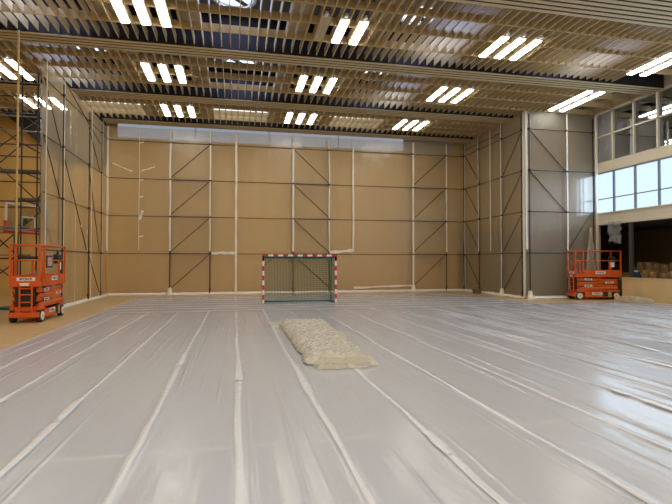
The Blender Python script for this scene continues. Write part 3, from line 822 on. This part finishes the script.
    part('joystick', MB().tube([(.72, -.28, 2.02), (.72, -.28, 2.14)], [.03, .018]), 'black', p)
    part('label_sheet', MBb(.62, -.37, 1.52, .80, -.355, 1.76), 'white', p)
    part('cable', MB().tube([(.84, -.3, 1.75), (.95, -.32, 1.6), (.92, -.3, 1.3), (.97, -.2, 1.16)], .016), 'black', p)
    part('manual_tube', MBb(-.98, -.34, 1.14, -.86, -.22, 1.5), 'galv')
    t.rotation_euler.z = rz
    return t
scissor_lift((-5.97, 16.57, 0), R(90), 'orange scissor lift on the left, framed print hung on its rail, before the open scaffold', True)
scissor_lift((16.66, 19.83, 0), R(-11), 'orange scissor lift on the right, parked side-on at the beige barrier', False)

# ------------------------------------------------------------------ right side: barrier, boxes
b = MB(); b.box(17.58, 10, 0, 17.68, 19.1, 1.02); b.box(17.56, 10, 1.02, 17.72, 19.1, 1.06)
o = b.build('barrier', M['barrier']); tag(o, 'low beige boarded barrier along the right side below the gallery', 'barrier')
b = MB(); b.box(17.9, 10, 0, 18.6, 20.4, .9); b.box(18.6, 10, 0, 22.5, 20.4, 1.25); b.box(19.5, 10, 0, 22.5, 20.4, 1.5)
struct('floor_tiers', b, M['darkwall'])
def carton(x, y, z, w, d, h, rz, label):
    t = empty('carton', (x, y, z), label, 'box', 'brown boxes behind the barrier')
    MBb(-w / 2, -d / 2, 0, w / 2, d / 2, h, c=.008).build('body', M['box'], t, local=True)
    MBb(-w / 2 - .003, -.03, h * .7, w / 2 + .003, .03, h + .004).build('tape', M['boxtape'], t, local=True)
    t.rotation_euler.z = rz
ys = [18.35, 17.95, 17.35, 16.95, 16.5]
for k, (y, h) in enumerate(zip(ys, (.5, .42, .36, .46, .46))):
    carton(18.25, y, .9, .36, .36, h, random.uniform(-.1, .1), 'brown box in the front row behind the barrier, %s from the blue bag' % ORD[k])
for k in range(7):
    carton(19.05, 19.4 - k * .44, 1.25, .36, .36, random.choice((.38, .44, .5)), random.uniform(-.12, .12), 'brown box in the raised rear row behind the barrier, %s from the lift side' % ORD[k])
t = empty('bag', (18.15, 18.9, .9), 'dark blue bag standing behind the barrier beside the right lift', 'bag')
b = MB(); b.grid(14, 8, lambda u, v: (18.15 + (.16 * math.cos(u * 2 * math.pi)) * (1 - .45 * v ** 3) + .02 * N(u * 5, v * 4, 2), 18.9 + (.26 * math.sin(u * 2 * math.pi)) * (1 - .35 * v ** 2), .9 + .42 * v + .03 * N(u * 4, v, 5)))
b.build('body', M['blue'], t)
b = MB(); b.grid(8, 4, lambda u, v: (18.13 + .12 * (u - .5), 18.9 + .34 * (v - .5), 1.30 + .06 * math.sin(math.pi * u) + .03 * N(u * 4, v * 6, 1))); b.build('white_lining', M['white'], t)
# small crate by the flank
t = empty('crate', (13.22, 24.65, 0), 'small brown crate on the floor at the foot of the corner flank', 'crate')
b = MB()
for s in (0, 1):
    b.box(13.03, 24.5 + s * .28, .02, 13.41, 24.52 + s * .28, .24); b.box(13.03 + s * .36, 24.5, .02, 13.05 + s * .36, 24.8, .24)
b.build('side_board', M['plank'], t); MBb(13.03, 24.5, .0, 13.41, 24.8, .02).build('bottom', M['plank'], t)
MB().beam((13.02, 24.49, .2), (13.42, 24.49, .2), .02, .05).build('rim_slat', M['box'], t)
# tan rope hanging from the ceiling on the left
o = MB().tube([(-6.68 + .01 * N(z * .6, 1, 1), 16.72, z) for z in [.25 + .5 * k for k in range(18)] + [9.05]], .035, 8).build('hanging_rope', M['rope'])
tag(o, 'straight tan rope hanging from the ceiling beam behind the left orange lift', 'rope')

# ------------------------------------------------------------------ light from the windows (daylight behind them)
ld = bpy.data.lights.new('daylight', 'AREA'); ld.shape = 'RECTANGLE'; ld.size = 22; ld.size_y = 1.9; ld.energy = 330; ld.color = (.62, .79, 1.)
o = bpy.data.objects.new('daylight', ld); COL.objects.link(o); o.location = (XR - .03, 7, 5.15); o.rotation_euler = (0, R(-90), 0)
o.rotation_euler = Matrix(((0, 0, 1), (1, 0, 0), (0, 1, 0))).to_euler()   # size along y, faces -x
o.location = (XR - .04, 9.6, 5.15)

w = bpy.data.worlds.new('World'); S.world = w; w.use_nodes = True
w.node_tree.nodes['Background'].inputs[0].default_value = (.5, .6, .75, 1); w.node_tree.nodes['Background'].inputs[1].default_value = .5

# ------------------------------------------------------------------ camera
cd = bpy.data.cameras.new('camera'); cd.sensor_width = 36; cd.lens = 36 * 480.55 / 672; cd.clip_end = 200
co = bpy.data.objects.new('camera', cd); COL.objects.link(co)
co.location = (0, 0, 1.788); co.rotation_euler = (R(90) + .0196, 0, -.2075)
S.camera = co
S.view_settings.view_transform = 'Standard'; S.view_settings.look = 'None'; S.view_settings.gamma = 1; S.view_settings.exposure = .3
S.cycles.use_denoising = True
S.cycles.max_bounces = 10; S.cycles.transparent_max_bounces = 16; S.cycles.diffuse_bounces = 5; S.cycles.glossy_bounces = 4
S.cycles.caustics_reflective = False; S.cycles.caustics_refractive = False
S.cycles.sample_clamp_indirect = 6
